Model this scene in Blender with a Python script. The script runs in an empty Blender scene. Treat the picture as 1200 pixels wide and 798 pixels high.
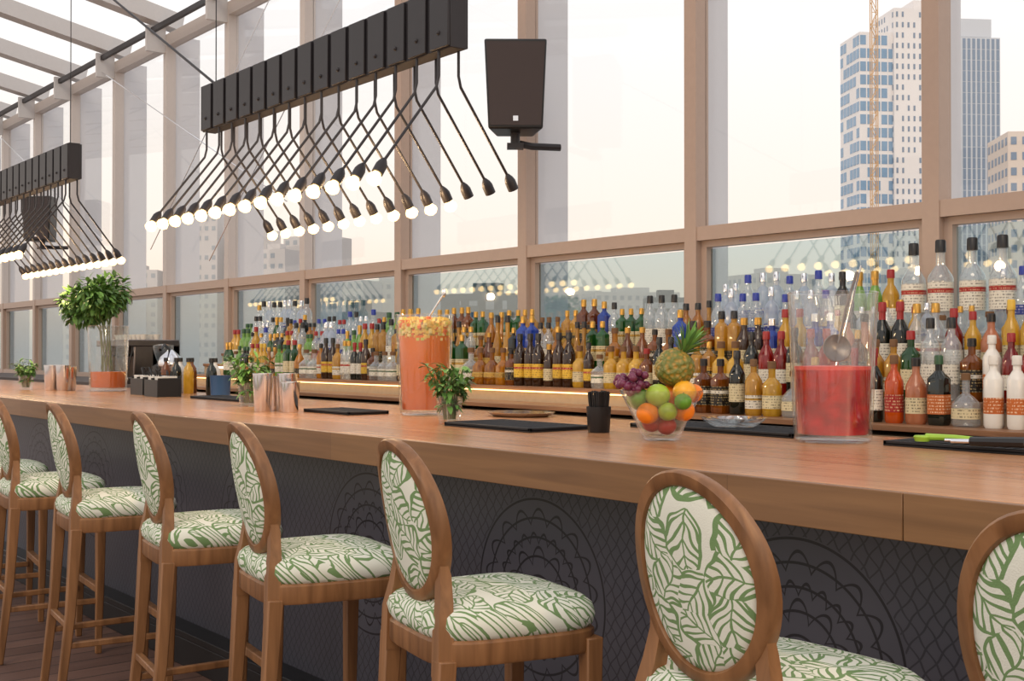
import bpy, math, random
from mathutils import Vector, Matrix, Euler
random.seed(7)
scene = bpy.context.scene
PI = math.pi

# ------------------------------------------------------------------ helpers
def lin(c):
    c = c / 255.0
    return c / 12.92 if c <= 0.04045 else ((c + 0.055) / 1.055) ** 2.4
def C(r, g, b, a=1.0):
    return (lin(r), lin(g), lin(b), a)

class NT:
    def __init__(s, name):
        s.mat = bpy.data.materials.new(name)
        s.mat.use_nodes = True
        s.t = s.mat.node_tree
        s.t.nodes.clear()
        s.out = s.t.nodes.new('ShaderNodeOutputMaterial')
    def n(s, typ, ins=None, **kw):
        nd = s.t.nodes.new(typ)
        for k, v in kw.items():
            setattr(nd, k, v)
        for k, v in (ins or {}).items():
            s.setin(nd.inputs[k], v)
        return nd
    def setin(s, sock, v):
        if isinstance(v, bpy.types.NodeSocket):
            s.t.links.new(v, sock)
        else:
            sock.default_value = v
    def m(s, op, a, b=None, c=None):
        nd = s.t.nodes.new('ShaderNodeMath')
        nd.operation = op
        s.setin(nd.inputs[0], a)
        if b is not None: s.setin(nd.inputs[1], b)
        if c is not None: s.setin(nd.inputs[2], c)
        return nd.outputs[0]
    def mix(s, f, a, b, blend='MIX'):
        nd = s.t.nodes.new('ShaderNodeMix')
        nd.data_type = 'RGBA'
        nd.blend_type = blend
        s.setin(nd.inputs[0], f)
        s.setin(nd.inputs[6], a)
        s.setin(nd.inputs[7], b)
        return nd.outputs[2]
    def mixs(s, f, a, b):
        nd = s.t.nodes.new('ShaderNodeMixShader')
        s.setin(nd.inputs[0], f)
        s.t.links.new(a, nd.inputs[1])
        s.t.links.new(b, nd.inputs[2])
        return nd.outputs[0]
    def surf(s, sock):
        s.t.links.new(sock, s.out.inputs[0])
        return s.mat
    def pbr(s, col, rough=0.5, metal=0.0, bump=None, bstr=0.3, **kw):
        ins = {'Base Color': col, 'Roughness': rough, 'Metallic': metal}
        ins.update(kw)
        p = s.n('ShaderNodeBsdfPrincipled', ins)
        if bump is not None:
            b = s.n('ShaderNodeBump', {'Height': bump, 'Strength': bstr, 'Distance': 0.01})
            s.t.links.new(b.outputs[0], p.inputs['Normal'])
        return s.surf(p.outputs[0])
    def obj(s, scale=(1, 1, 1)):
        tc = s.n('ShaderNodeTexCoord')
        mp = s.n('ShaderNodeMapping', {'Vector': tc.outputs['Object'], 'Scale': scale})
        return mp.outputs[0]

def simple(name, col, rough=0.5, metal=0.0, var=0.12, vs=30, **kw):
    t = NT(name)
    nz = t.n('ShaderNodeTexNoise', {'Vector': t.obj(), 'Scale': vs, 'Detail': 3.0})
    dark = tuple(c * (1 - var) for c in col[:3]) + (1,)
    lite = tuple(min(1, c * (1 + var)) for c in col[:3]) + (1,)
    return t.pbr(t.mix(nz.outputs[0], dark, lite), rough, metal, **kw)

def emis(name, col, st):
    t = NT(name)
    e = t.n('ShaderNodeEmission', {'Color': col, 'Strength': st})
    return t.surf(e.outputs[0])

def thinglass(name, tint, base=0.05, k=0.6, rough=0.02, body=None, bodyf=0.0):
    t = NT(name)
    tr = t.n('ShaderNodeBsdfTransparent', {'Color': tint})
    gl = t.n('ShaderNodeBsdfGlossy', {'Color': (1, 1, 1, 1), 'Roughness': rough})
    lw = t.n('ShaderNodeLayerWeight', {'Blend': 0.5})
    f = t.m('MULTIPLY_ADD', t.m('POWER', lw.outputs['Facing'], 4.0), k, base)
    s = tr.outputs[0]
    if body:
        df = t.n('ShaderNodeBsdfDiffuse', {'Color': body})
        tl = t.n('ShaderNodeBsdfTranslucent', {'Color': body})
        s = t.mixs(bodyf, s, t.mixs(0.5, df.outputs[0], tl.outputs[0]))
    return t.surf(t.mixs(f, s, gl.outputs[0]))

def liquid(name, col, trans=0.5, rough=0.06, dk=(.40, .30, .14)):
    """coloured glass: uneven depth of colour, translucent, with a glossy coat; every bottle a little different"""
    t = NT(name)
    oi = t.n('ShaderNodeObjectInfo')
    nz = t.n('ShaderNodeTexNoise', {'Vector': t.obj((1, 1, .35)), 'Scale': 38.0, 'Detail': 1.0})
    f0 = t.m('MULTIPLY_ADD', oi.outputs['Random'], .7, t.m('MULTIPLY_ADD', nz.outputs[0], 1.8, -.75))
    f0 = t.m('MINIMUM', t.m('MAXIMUM', f0, 0.0), 1.0)
    dark = tuple(c * k for c, k in zip(col[:3], dk)) + (1,)
    cc = t.mix(f0, dark, col)
    df = t.n('ShaderNodeBsdfDiffuse', {'Color': cc})
    tl = t.n('ShaderNodeBsdfTranslucent', {'Color': cc})
    gl = t.n('ShaderNodeBsdfGlossy', {'Color': (1, 1, 1, 1), 'Roughness': rough})
    lw = t.n('ShaderNodeLayerWeight', {'Blend': 0.5})
    f = t.m('MULTIPLY_ADD', t.m('POWER', lw.outputs['Facing'], 3.0), 0.45, 0.05)
    return t.surf(t.mixs(f, t.mixs(trans, df.outputs[0], tl.outputs[0]), gl.outputs[0]))

def label(name, col, ink, rough=.55, metal=0.0):
    t = NT(name)
    sp = t.n('ShaderNodeSeparateXYZ', {'Vector': t.obj()})
    ln = t.m('LESS_THAN', t.m('FRACT', t.m('DIVIDE', sp.outputs[2], .0125)), .45)
    nz = t.n('ShaderNodeTexNoise', {'Vector': t.obj((1, 1, .25)), 'Scale': 210.0, 'Detail': 2.0})
    tx = t.m('MULTIPLY', ln, t.m('GREATER_THAN', nz.outputs[0], .52))
    oi = t.n('ShaderNodeObjectInfo')
    base = t.mix(t.m('MULTIPLY', oi.outputs['Random'], .4), col, tuple(c * .5 for c in col[:3]) + (1,))
    return t.pbr(t.mix(t.m('MULTIPLY', tx, .7), base, ink), rough, metal)

class MB:
    def __init__(s):
        s.v = []; s.f = []; s.m = []
    def add(s, vs, fs, m=0, M=None):
        o = len(s.v)
        for v in vs:
            v = Vector(v)
            if M is not None: v = M @ v
            s.v.append(v)
        for i, f in enumerate(fs):
            s.f.append([o + k for k in f])
            s.m.append(m[i] if isinstance(m, list) else m)
    def box(s, c, d, m=0, M=None, rz=0):
        x, y, z = (k / 2 for k in d)
        vs = [Vector((a * x, b * y, e * z)) for e in (-1, 1) for a, b in ((-1, -1), (1, -1), (1, 1), (-1, 1))]
        if rz: vs = [Matrix.Rotation(rz, 3, 'Z') @ v for v in vs]
        vs = [v + Vector(c) for v in vs]
        s.add(vs, [(0, 3, 2, 1), (4, 5, 6, 7), (0, 1, 5, 4), (1, 2, 6, 5), (2, 3, 7, 6), (3, 0, 4, 7)], m, M)
    def tube(s, pts, r, seg=8, m=0, M=None, square=False, ref=None):
        pts = [Vector(p) for p in pts]
        n = len(pts)
        rs = r if isinstance(r, (list, tuple)) else [r] * n
        if square: seg = 4
        vs = []; u = None
        for i, p in enumerate(pts):
            d = (pts[min(i + 1, n - 1)] - pts[max(i - 1, 0)]).normalized()
            if u is None:
                a = Vector(ref) if ref else (Vector((0, 1, 0)) if abs(d.y) < 0.9 else Vector((1, 0, 0)))
                u = (a - d * a.dot(d)).normalized()
            else:
                u = (u - d * u.dot(d)).normalized()
            w = d.cross(u)
            for k in range(seg):
                t = 2 * PI * k / seg + (PI / 4 if square else 0)
                q = rs[i] * (1.414 if square else 1)
                vs.append(p + u * math.cos(t) * q + w * math.sin(t) * q)
        fs = []
        for i in range(n - 1):
            for k in range(seg):
                k2 = (k + 1) % seg
                fs.append((i * seg + k, i * seg + k2, (i + 1) * seg + k2, (i + 1) * seg + k))
        fs.append(tuple(range(seg))[::-1])
        fs.append(tuple((n - 1) * seg + k for k in range(seg)))
        s.add(vs, fs, m, M)
    def lathe(s, prof, seg=20, c=(0, 0, 0), m=0, sx=1, sy=1, p=2, M=None, taper=0):
        vs = []; n = len(prof)
        for q in prof:
            r, z = q[0], q[1]
            pp = q[2] if len(q) > 2 else p
            for k in range(seg):
                t = 2 * PI * (k + 0.5) / seg
                cx, cy = math.cos(t), math.sin(t)
                f = 1.0 / (abs(cx) ** pp + abs(cy) ** pp) ** (1.0 / pp)
                x, y = r * f * cx * sx, r * f * cy * sy
                x *= 1 + taper * y
                vs.append((c[0] + x, c[1] + y, c[2] + z))
        fs = []; ms = []
        for i in range(n - 1):
            for k in range(seg):
                k2 = (k + 1) % seg
                fs.append((i * seg + k, i * seg + k2, (i + 1) * seg + k2, (i + 1) * seg + k))
                ms.append(m[i] if isinstance(m, list) else m)
        fs.append(tuple(range(seg))[::-1]); ms.append(ms[0])
        fs.append(tuple((n - 1) * seg + k for k in range(seg))); ms.append(ms[-2] if len(ms) > 1 else 0)
        s.add(vs, fs, ms, M)
    def ball(s, c, r, m=0, seg=14, M=None, sc=(1, 1, 1)):
        n = max(6, seg * 2 // 3)
        prof = [(max(1e-4, r * math.sin(PI * i / n)), -r * math.cos(PI * i / n) * sc[2]) for i in range(n + 1)]
        s.lathe(prof, seg, c, m, sc[0], sc[1], 2, M)
    def leaf(s, base, d, up, L, W, m=0, curl=0.2):
        d = Vector(d).normalized(); side = d.cross(Vector(up))
        if side.length < 1e-3: side = Vector((1, 0, 0))
        side.normalize(); nn = side.cross(d)
        b = Vector(base)
        st = [(0, .05), (.3, .8), (.6, 1), (.85, .55), (1, .02)]
        vs = []
        for t, w in st:
            ce = b + d * L * t - nn * curl * L * t * t
            vs += [ce - side * W * w / 2 + nn * W * .12 * w, ce, ce + side * W * w / 2 + nn * W * .12 * w]
        fs = []
        for i in range(len(st) - 1):
            a = i * 3
            fs += [(a, a + 1, a + 4, a + 3), (a + 1, a + 2, a + 5, a + 4)]
        s.add(vs, fs, m)
    def mesh(s, name, mats, sharp=0.7):
        me = bpy.data.meshes.new(name)
        me.from_pydata([tuple(v) for v in s.v], [], s.f)
        for m in mats: me.materials.append(m)
        for i, p in enumerate(me.polygons):
            p.material_index = s.m[i]
        me.shade_smooth()
        me.set_sharp_from_angle(angle=sharp)
        me.update()
        return me
    def obj(s, name, mats, parent=None, bevel=0, sharp=0.7, loc=None, rz=0):
        ob = bpy.data.objects.new(name, s.mesh(name, mats, sharp))
        scene.collection.objects.link(ob)
        if parent: ob.parent = parent
        if loc: ob.location = loc
        ob.rotation_euler[2] = rz
        if bevel:
            b = ob.modifiers.new('bevel', 'BEVEL'); b.width = bevel; b.segments = 2; b.limit_method = 'ANGLE'
        return ob

def empty(name, loc=(0, 0, 0), rz=0):
    e = bpy.data.objects.new(name, None)
    e.empty_display_size = 0.1
    scene.collection.objects.link(e)
    e.location = loc; e.rotation_euler[2] = rz
    return e
def inst(mesh, name, parent=None, loc=(0, 0, 0), rz=0, sc=1):
    o = bpy.data.objects.new(name, mesh)
    scene.collection.objects.link(o)
    if parent: o.parent = parent
    o.location = loc; o.rotation_euler[2] = rz; o.scale = (sc,) * 3
    return o

# ------------------------------------------------------------------ materials
def wood_counter(name, c1, c2, c3, rough, amt=.55, c4=C(150, 104, 66)):
    t = NT(name)
    v = t.obj()
    br = t.n('ShaderNodeTexBrick', {'Vector': v, 'Color1': c1, 'Color2': c2, 'Mortar': C(110, 76, 52),
             'Scale': 1.0, 'Mortar Size': 0.0012, 'Brick Width': 1.7, 'Row Height': 0.13, 'Bias': 0.0})
    nz = t.n('ShaderNodeTexNoise', {'Vector': t.obj((1.6, 34, 34)), 'Scale': 1.0, 'Detail': 6.0, 'Distortion': 0.6})
    nz2 = t.n('ShaderNodeTexNoise', {'Vector': t.obj((0.8, 3, 3)), 'Scale': 1.5, 'Detail': 3.0})
    f = t.m('MULTIPLY', t.m('SUBTRACT', nz.outputs[0], 0.35), 1.5)
    col = t.mix(t.m('MULTIPLY', f, amt), br.outputs[0], c3)
    col = t.mix(t.m('MULTIPLY', nz2.outputs[0], 0.3), col, c4)
    return t.pbr(col, rough, 0, bump=nz.outputs[0], bstr=0.06)
def wood(name, a, b, sc=(30, 30, 2.5), rough=0.45):
    t = NT(name)
    nz = t.n('ShaderNodeTexNoise', {'Vector': t.obj(sc), 'Scale': 1.0, 'Detail': 5.0, 'Distortion': 0.5})
    rp = t.m('MULTIPLY', t.m('SUBTRACT', nz.outputs[0], 0.3), 2.2)
    nd = t.mix(rp, a, b)
    return t.pbr(nd, rough, 0, bump=nz.outputs[0], bstr=0.1)
M_counter = wood_counter('counter_wood', C(202, 152, 112), C(180, 128, 90), C(114, 72, 42), .24, .62)
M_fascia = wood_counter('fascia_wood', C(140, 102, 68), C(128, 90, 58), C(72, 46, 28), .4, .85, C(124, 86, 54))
M_stool = wood('stool_oak', C(108, 72, 42), C(158, 112, 72))
M_shelfwood = wood('shelf_wood', C(110, 74, 50), C(160, 118, 84), (2, 30, 30))

def panel_mat():
    t = NT('bar_front_pattern')
    sp = t.n('ShaderNodeSeparateXYZ', {'Vector': t.obj()})
    x, z = sp.outputs[0], sp.outputs[2]
    xx = t.m('SUBTRACT', t.m('FRACT', t.m('DIVIDE', t.m('ADD', x, 20.55), 0.92)), 0.5)
    xx = t.m('MULTIPLY', xx, 0.92)
    zz = t.m('SUBTRACT', z, 0.66)
    r = t.m('SQRT', t.m('ADD', t.m('MULTIPLY', xx, xx), t.m('MULTIPLY', zz, zz)))
    th = t.m('ARCTAN2', zz, xx)
    ring = t.m('LESS_THAN', t.m('FRACT', t.m('DIVIDE', r, 0.055)), 0.12)
    inside = t.m('LESS_THAN', r, 0.285)
    def scal(r0, amp, n):
        pet = t.m('ADD', r0, t.m('MULTIPLY', t.m('ABSOLUTE', t.m('SINE', t.m('MULTIPLY', th, n))), amp))
        return t.m('LESS_THAN', t.m('ABSOLUTE', t.m('SUBTRACT', r, pet)), 0.004)
    pets = t.m('MAXIMUM', scal(.205, .045, 9.0), t.m('MAXIMUM', scal(.09, .05, 5.0), scal(.15, .03, 12.0)))
    man = t.m('MULTIPLY', t.m('MAXIMUM', ring, pets), inside)
    def lat(s):
        q = t.m('ADD', t.m('MULTIPLY', x, 1.3), t.m('MULTIPLY', z, s))
        q = t.m('ADD', q, t.m('MULTIPLY', t.m('SINE', t.m('MULTIPLY', z, 110.0)), .004))
        fr = t.m('FRACT', t.m('DIVIDE', t.m('ADD', q, 50.0), 0.050))
        return t.m('LESS_THAN', t.m('ABSOLUTE', t.m('SUBTRACT', fr, 0.5)), 0.07)
    wig = t.m('MAXIMUM', lat(1.0), lat(-1.0))
    lt = t.m('MULTIPLY', wig, t.m('SUBTRACT', 1.0, inside))
    line = t.m('MAXIMUM', man, t.m('MULTIPLY', lt, 0.65))
    nz = t.n('ShaderNodeTexNoise', {'Vector': t.obj(), 'Scale': 3.0, 'Detail': 4.0})
    base = t.mix(nz.outputs[0], C(66, 67, 76), C(88, 88, 98))
    col = t.mix(line, base, C(33, 33, 39))
    return t.pbr(col, 0.4, 0.1, bump=line, bstr=-0.25)
M_panel = panel_mat()

def fabric(name, back):
    t = NT(name)
    sp = t.n('ShaderNodeSeparateXYZ', {'Vector': t.obj()})
    x = sp.outputs[0]
    y = sp.outputs[2] if back else t.m('ADD', sp.outputs[1], sp.outputs[2])
    oi = t.n('ShaderNodeObjectInfo')
    off = t.m('MULTIPLY', oi.outputs['Random'], 7.0)
    S = 12.5
    cb = t.n('ShaderNodeCombineXYZ', {'X': t.m('MULTIPLY_ADD', x, S, off), 'Y': t.m('MULTIPLY_ADD', y, S, off)})
    nz = t.n('ShaderNodeTexNoise', {'Vector': cb.outputs[0], 'Scale': 1.3, 'Detail': 1.0})
    dv = t.n('ShaderNodeVectorMath', {0: nz.outputs[1], 1: (0.5, 0.5, 0.5)}, operation='SUBTRACT')
    dv2 = t.n('ShaderNodeVectorMath', {0: dv.outputs[0]}, operation='SCALE'); dv2.inputs['Scale'].default_value = 0.5
    av = t.n('ShaderNodeVectorMath', {0: cb.outputs[0], 1: dv2.outputs[0]}, operation='ADD')
    vo = t.n('ShaderNodeTexVoronoi', {'Vector': av.outputs[0], 'Scale': 1.0, 'Randomness': 0.7}, voronoi_dimensions='2D')
    lc = t.n('ShaderNodeVectorMath', {0: av.outputs[0], 1: vo.outputs['Position']}, operation='SUBTRACT')
    cr = t.n('ShaderNodeSeparateColor', {'Color': vo.outputs['Color']})
    ro = t.n('ShaderNodeVectorRotate', {'Vector': lc.outputs[0], 'Angle': t.m('MULTIPLY', cr.outputs[0], 6.28)}, rotation_type='Z_AXIS')
    s2 = t.n('ShaderNodeSeparateXYZ', {'Vector': ro.outputs[0]})
    u = s2.outputs[0]
    bend = t.m('MULTIPLY', t.m('MULTIPLY', u, u), 0.35)
    v = t.m('ABSOLUTE', t.m('SUBTRACT', s2.outputs[1], bend))
    st = t.m('SINE', t.m('MULTIPLY', t.m('SUBTRACT', u, t.m('MULTIPLY', v, 0.9)), 24.0))
    wid = t.m('MULTIPLY_ADD', v, 1.8, -0.84)
    stripe = t.m('GREATER_THAN', st, wid)
    env = t.m('MULTIPLY', 0.50, t.m('SUBTRACT', 1.0, t.m('POWER', t.m('ABSOLUTE', t.m('DIVIDE', u, 0.70)), 2.0)))
    inside = t.m('LESS_THAN', v, env)
    rib = t.m('GREATER_THAN', v, 0.026)
    w = t.m('MULTIPLY', t.m('MULTIPLY', stripe, inside), rib)
    edge = t.m('GREATER_THAN', t.m('SUBTRACT', v, env), 0.10)
    w = t.m('MAXIMUM', w, edge)
    col = t.mix(w, C(112, 142, 92), C(222, 223, 210))
    wv = t.n('ShaderNodeTexNoise', {'Vector': t.obj(), 'Scale': 400.0, 'Detail': 1.0})
    return t.pbr(col, 0.85, 0, bump=wv.outputs[0], bstr=0.15)
M_fabS = fabric('leaf_fabric_seat', False)
M_fabB = fabric('leaf_fabric_back', True)

def floor_mat():
    t = NT('deck_boards')
    sp = t.n('ShaderNodeSeparateXYZ', {'Vector': t.obj()})
    fr = t.m('FRACT', t.m('DIVIDE', t.m('ADD', sp.outputs[0], 60.0), 0.14))
    gap = t.m('LESS_THAN', fr, 0.06)
    idx = t.m('FLOOR', t.m('DIVIDE', t.m('ADD', sp.outputs[0], 60.0), 0.14))
    wn = t.n('ShaderNodeTexWhiteNoise', {'W': idx}, noise_dimensions='1D')
    nz = t.n('ShaderNodeTexNoise', {'Vector': t.obj((40, 2, 1)), 'Scale': 1.0, 'Detail': 4.0})
    c = t.mix(wn.outputs[0], C(98, 72, 62), C(126, 94, 80))
    c = t.mix(t.m('MULTIPLY', nz.outputs[0], 0.5), c, C(66, 48, 44))
    c = t.mix(gap, c, C(24, 18, 17))
    return t.pbr(c, 0.55, 0, bump=t.m('SUBTRACT', 1.0, gap), bstr=0.4)
M_floor = floor_mat()
M_frame = simple('window_frame_taupe', C(174, 152, 138), 0.45, var=.05)
M_fin = simple('facade_fin_grey', C(204, 205, 210), 0.5, var=0.03)
M_frame2 = simple('window_frame_grey', C(192, 184, 180), 0.45, var=.04)
M_roof = simple('roof_steel_paint', C(196, 194, 194), 0.5, var=0.04)
M_black = simple('black_steel', C(44, 41, 44), 0.45, 0.2)
M_blackp = simple('black_plastic', C(24, 24, 26), 0.4)
M_rubber = simple('black_rubber', C(28, 28, 31), 0.65)
M_speaker = simple('speaker_grille', C(54, 43, 43), 0.6, vs=300, var=0.4)
M_steel = simple('polished_steel', C(222, 222, 224), 0.16, 1.0, var=0.04)
M_chrome_dark = simple('brushed_spoon', C(120, 112, 108), 0.3, 1.0)
M_wallback = simple('wall_paint_dark', C(84, 74, 70), 0.7)
M_riser = simple('shelf_riser_beige', C(170, 152, 128), 0.6)
M_glass_hi = thinglass('window_glass_clear', (0.99, 0.99, 0.99, 1), 0.015, 0.3)
M_glass_lo = thinglass('window_glass_tinted', (0.72, 0.81, 0.83, 1), 0.13, 0.4)
M_glass = thinglass('clear_glass', (0.96, 0.975, 0.975, 1), 0.07, 0.9, rough=.01, body=(0.8, 0.82, 0.82, 1), bodyf=0.025)
M_bulb = emis('bulb_glow', (1.0, 0.66, 0.30, 1), 4.4)
M_led = emis('led_strip_glow', (1.0, 0.62, 0.26, 1), 4.0)
M_led2 = emis('shelf_back_glow', (1.0, 0.80, 0.55, 1), 4.5)
M_leaf = simple('leaf_green', C(110, 156, 74), 0.5, vs=20, var=0.35)
M_leafd = simple('leaf_dark_green', C(78, 116, 54), 0.5, vs=12, var=0.4)
M_stem = simple('plant_stem', C(96, 110, 60), 0.6)

# ------------------------------------------------------------------ world
w = bpy.data.worlds.new('evening_sky'); scene.world = w; w.use_nodes = True
nt = w.node_tree; nt.nodes.clear()
o = nt.nodes.new('ShaderNodeOutputWorld'); bg = nt.nodes.new('ShaderNodeBackground')
tc = nt.nodes.new('ShaderNodeTexCoord'); sx = nt.nodes.new('ShaderNodeSeparateXYZ')
cr = nt.nodes.new('ShaderNodeValToRGB')
nt.links.new(tc.outputs['Generated'], sx.inputs[0]); nt.links.new(sx.outputs[2], cr.inputs[0])
e = cr.color_ramp.elements
e[0].position = 0.0; e[0].color = C(206, 192, 182)
e[1].position = 1.0; e[1].color = C(222, 224, 232)
for p, c in ((0.03, C(238, 214, 192)), (0.10, C(238, 226, 214)), (0.25, C(236, 233, 231))):
    k = e.new(p); k.color = c
nt.links.new(cr.outputs[0], bg.inputs[0]); bg.inputs[1].default_value = 1.28
nt.links.new(bg.outputs[0], o.inputs[0])
sd = bpy.data.lights.new('evening_sun', 'SUN'); sd.energy = 1.0; sd.angle = 0.5; sd.color = (1.0, 0.82, 0.62)
so = bpy.data.objects.new('evening_sun', sd); scene.collection.objects.link(so)
so.rotation_euler = Euler((math.radians(48), 0, math.radians(32)))

# ------------------------------------------------------------------ camera
cd = bpy.data.cameras.new('camera'); cam = bpy.data.objects.new('camera', cd); scene.collection.objects.link(cam)
cd.sensor_width = 36; cd.lens = 41.4; cd.clip_end = 2000
cam.location = (0, 0, 1.365)
cam.rotation_euler = Euler((math.radians(90.54), 0, math.radians(51.3)))
scene.camera = cam
scene.view_settings.view_transform = 'Standard'

# ------------------------------------------------------------------ floor + structure
b = MB(); b.box((-11, 0.5, -0.05), (32, 9.0, 0.1)); b.obj('floor', [M_floor])
WY = 4.8
b = MB(); b.box((-11.6, WY + .02, 0.53), (27.6, 0.16, 1.06)); b.obj('wall_back', [M_wallback])
XK = lambda k: -2.93 - 1.443 * k
TOPZ = 4.6
for i, k in enumerate(range(-3, 16)):
    x = XK(k); x2 = XK(k + 1)
    cx = (x + x2) / 2; wd = x - x2
    fd = .10 if k <= 0 else (.17 if k == 1 else .26)
    b = MB()
    b.box((x, WY - .01, (1.06 + 2.04) / 2), (0.085, 0.10, 2.04 - 1.06), 0)
    b.box((x, WY - .01, (2.04 + TOPZ) / 2), (0.085, 0.10, TOPZ - 2.04), 4 if k >= 4 else 0)
    b.box((x, WY + .045 + fd / 2, (0.9 + TOPZ) / 2), (0.06, fd, TOPZ - .9), 1)
    iw = wd - .085
    b.box((cx, WY - .01, 2.0), (iw, 0.09, 0.075), 0)
    b.box((cx, WY - .01, TOPZ - .06), (iw, 0.10, 0.12), 4)
    b.box((cx, WY - .01, 1.09), (iw, 0.09, 0.06), 0)
    for s in (-1, 1):
        b.box((cx + s * (iw / 2 - .02), WY + .005, 1.54), (0.04, 0.05, 0.845), 0)
    b.box((cx, WY + .005, 1.945), (iw - .08, 0.05, 0.035), 0)
    b.box((cx, WY + .02, 1.52), (iw - .08, 0.008, 0.80), 3)
    b.box((cx, WY + .02, (2.0375 + TOPZ - .12) / 2), (iw, 0.008, TOPZ - .12 - 2.0375), 2)
    b.obj('window_%d' % (i + 1), [M_frame, M_fin, M_glass_hi, M_glass_lo, M_frame2])
roof = empty('roof_beams')
b = MB()
for k in range(-3, 16):
    x = XK(k)
    y0, y1 = WY + .1, -3.0
    z0 = TOPZ + .13; z1 = z0 + .2 * (y0 - y1)
    b.tube([(x, y0, z0), (x, y1, z1)], 0.085, square=True, m=0)
    b.box((x, WY - .16, TOPZ - .06), (0.04, 0.2, 0.26), 0)
b.box((-11.6, 4.60, TOPZ + .02), (27.6, 0.04, 0.05), 1)
for y in (2.9, 1.4):
    b.box((-11.6, y, TOPZ + .13 + .2 * (4.9 - y) - .06), (27.6, 0.05, 0.07), 0)
b.obj('rafters_and_purlins', [M_roof, M_black], roof)
b = MB()
for (p, q) in (((-8.7, 4.6, 2.6), (-13.1, 4.6, 4.5)), ((-10.2, 4.6, 2.2), (-7.3, 4.6, 4.5)), ((-11.6, 4.6, 2.4), (-8.8, 4.6, 4.5)), ((-13.0, 4.6, 2.6), (-17.4, 4.6, 4.5))):
    b.tube([p, q], 0.005, 6)
b.obj('bracing_cables', [M_steel], roof)

# ------------------------------------------------------------------ bar counter
bar = empty('bar_counter')
CF, CB = 1.96, 3.2
b = MB(); b.box((-8.5, (CF + CB) / 2 + .01, 1.055), (19, CB - CF - .02, 0.09)); b.obj('counter_top', [M_counter], bar, bevel=.003)
b = MB()
for x0, x1 in ((1.0, -1.27), (-1.272, -4.9), (-4.902, -9.0), (-9.002, -18)):
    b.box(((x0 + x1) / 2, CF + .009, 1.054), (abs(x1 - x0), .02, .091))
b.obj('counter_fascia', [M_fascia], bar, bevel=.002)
b = MB(); b.box((-8.5, 2.22, 0.56), (19, 0.06, 0.90)); b.obj('front_panel', [M_panel], bar)
b = MB(); b.box((-8.5, 2.16, 0.06), (19, 0.14, 0.12)); b.box((-8.5, 2.14, 0.135), (19, 0.10, 0.03)); b.obj('plinth', [M_blackp], bar, bevel=.003)
b = MB()
b.box((-8.5, 2.72, 0.5), (19, 0.9, 1.0)); b.obj('bar_body', [M_wallback], bar)

# ------------------------------------------------------------------ back bar shelf
shelf = empty('back_bar_shelf')
SX0, SX1 = -9.25, 1.0
scx, sw = (SX0 + SX1) / 2, SX1 - SX0
TIERS = [(3.72, 3.96, 1.10), (3.96, 4.13, 1.18), (4.13, 4.29, 1.265), (4.29, 4.45, 1.35), (4.45, 4.64, 1.43)]
b = MB()
for i, (y0, y1, z) in enumerate(TIERS):
    b.box((scx, (y0 + y1) / 2, (z - .02 + 0.9) / 2 if i else .54), (sw, y1 - y0, z - .02 - .9 if i else 1.04), 1)
    b.box((scx, (y0 + y1) / 2 - .006, z - .01), (sw, y1 - y0 + .012, 0.02), 0)
b.box((scx, 3.70, 1.05), (sw, 0.03, 0.02), 0)
b.obj('shelf_steps', [M_shelfwood, M_riser], shelf, bevel=.001)
b = MB(); b.box((-6.4, 3.945, 1.156), (5.2, 0.012, 0.006)); b.obj('led_strip', [M_led], shelf)
b = MB()
for i in (2, 3, 4):
    b.box((-5.9, TIERS[i][0] - .012, TIERS[i][2] - .028), (6.4, .008, .014))
b.obj('shelf_led_strips', [M_led2], shelf)
b = MB(); b.box((-13.0, 4.2, 0.54), (7.4, 0.8, 1.08)); b.obj('back_counter', [M_wallback], bevel=.004)

# ------------------------------------------------------------------ bottles
INK = C(40, 34, 32)
Lw = label('label_white', C(228, 224, 210), INK); Lb = label('label_black', C(24, 22, 22), C(190, 170, 120), .4)
Lg = label('label_gold', C(196, 158, 76), C(60, 36, 16), .35, .3); Lr = label('label_red', C(164, 34, 28), C(224, 200, 160))
Ly = label('label_yellow', C(222, 184, 60), C(90, 40, 20)); Lbl = label('label_blue', C(36, 56, 140), C(200, 206, 220))
Lo = label('label_orange', C(200, 104, 40), C(240, 220, 190)); Lgr = label('label_green', C(40, 88, 48), C(220, 214, 180)); Lc = label('label_cream', C(214, 202, 164), INK)
Kb = simple('cap_black', C(26, 24, 24), .35); Kg = simple('cap_gold', C(190, 146, 68), .3, .6); Kr = simple('cap_red', C(150, 28, 26), .4); Kw = simple('cap_white', C(220, 216, 208), .5)
Kbl = simple('cap_blue', C(34, 54, 150), .35); Kgr = simple('cap_green', C(36, 78, 44), .4); Ky = simple('cap_yellow', C(214, 176, 60), .4); Ko = simple('cap_cork', C(110, 78, 48), .7)
Gamber = liquid('amber_spirit', C(214, 146, 30)); Gdamb = liquid('dark_amber', C(156, 88, 18)); Ghoney = liquid('honey_spirit', C(224, 174, 62), dk=(.6, .5, .25))
Gbrown = liquid('brown_glass', C(70, 44, 24), .3); Gdark = liquid('dark_glass', C(30, 36, 30), .2)
Ggreen = liquid('green_glass', C(48, 112, 50), dk=(.4, .5, .4)); Glgreen = liquid('pale_green_glass', C(150, 200, 100), dk=(.6, .7, .5))
Gred = liquid('red_spirit', C(186, 30, 20)); Gorg = liquid('orange_spirit', C(236, 104, 26), dk=(.7, .6, .5)); Gyel = liquid('yellow_spirit', C(236, 196, 66), dk=(.75, .65, .4))
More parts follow.
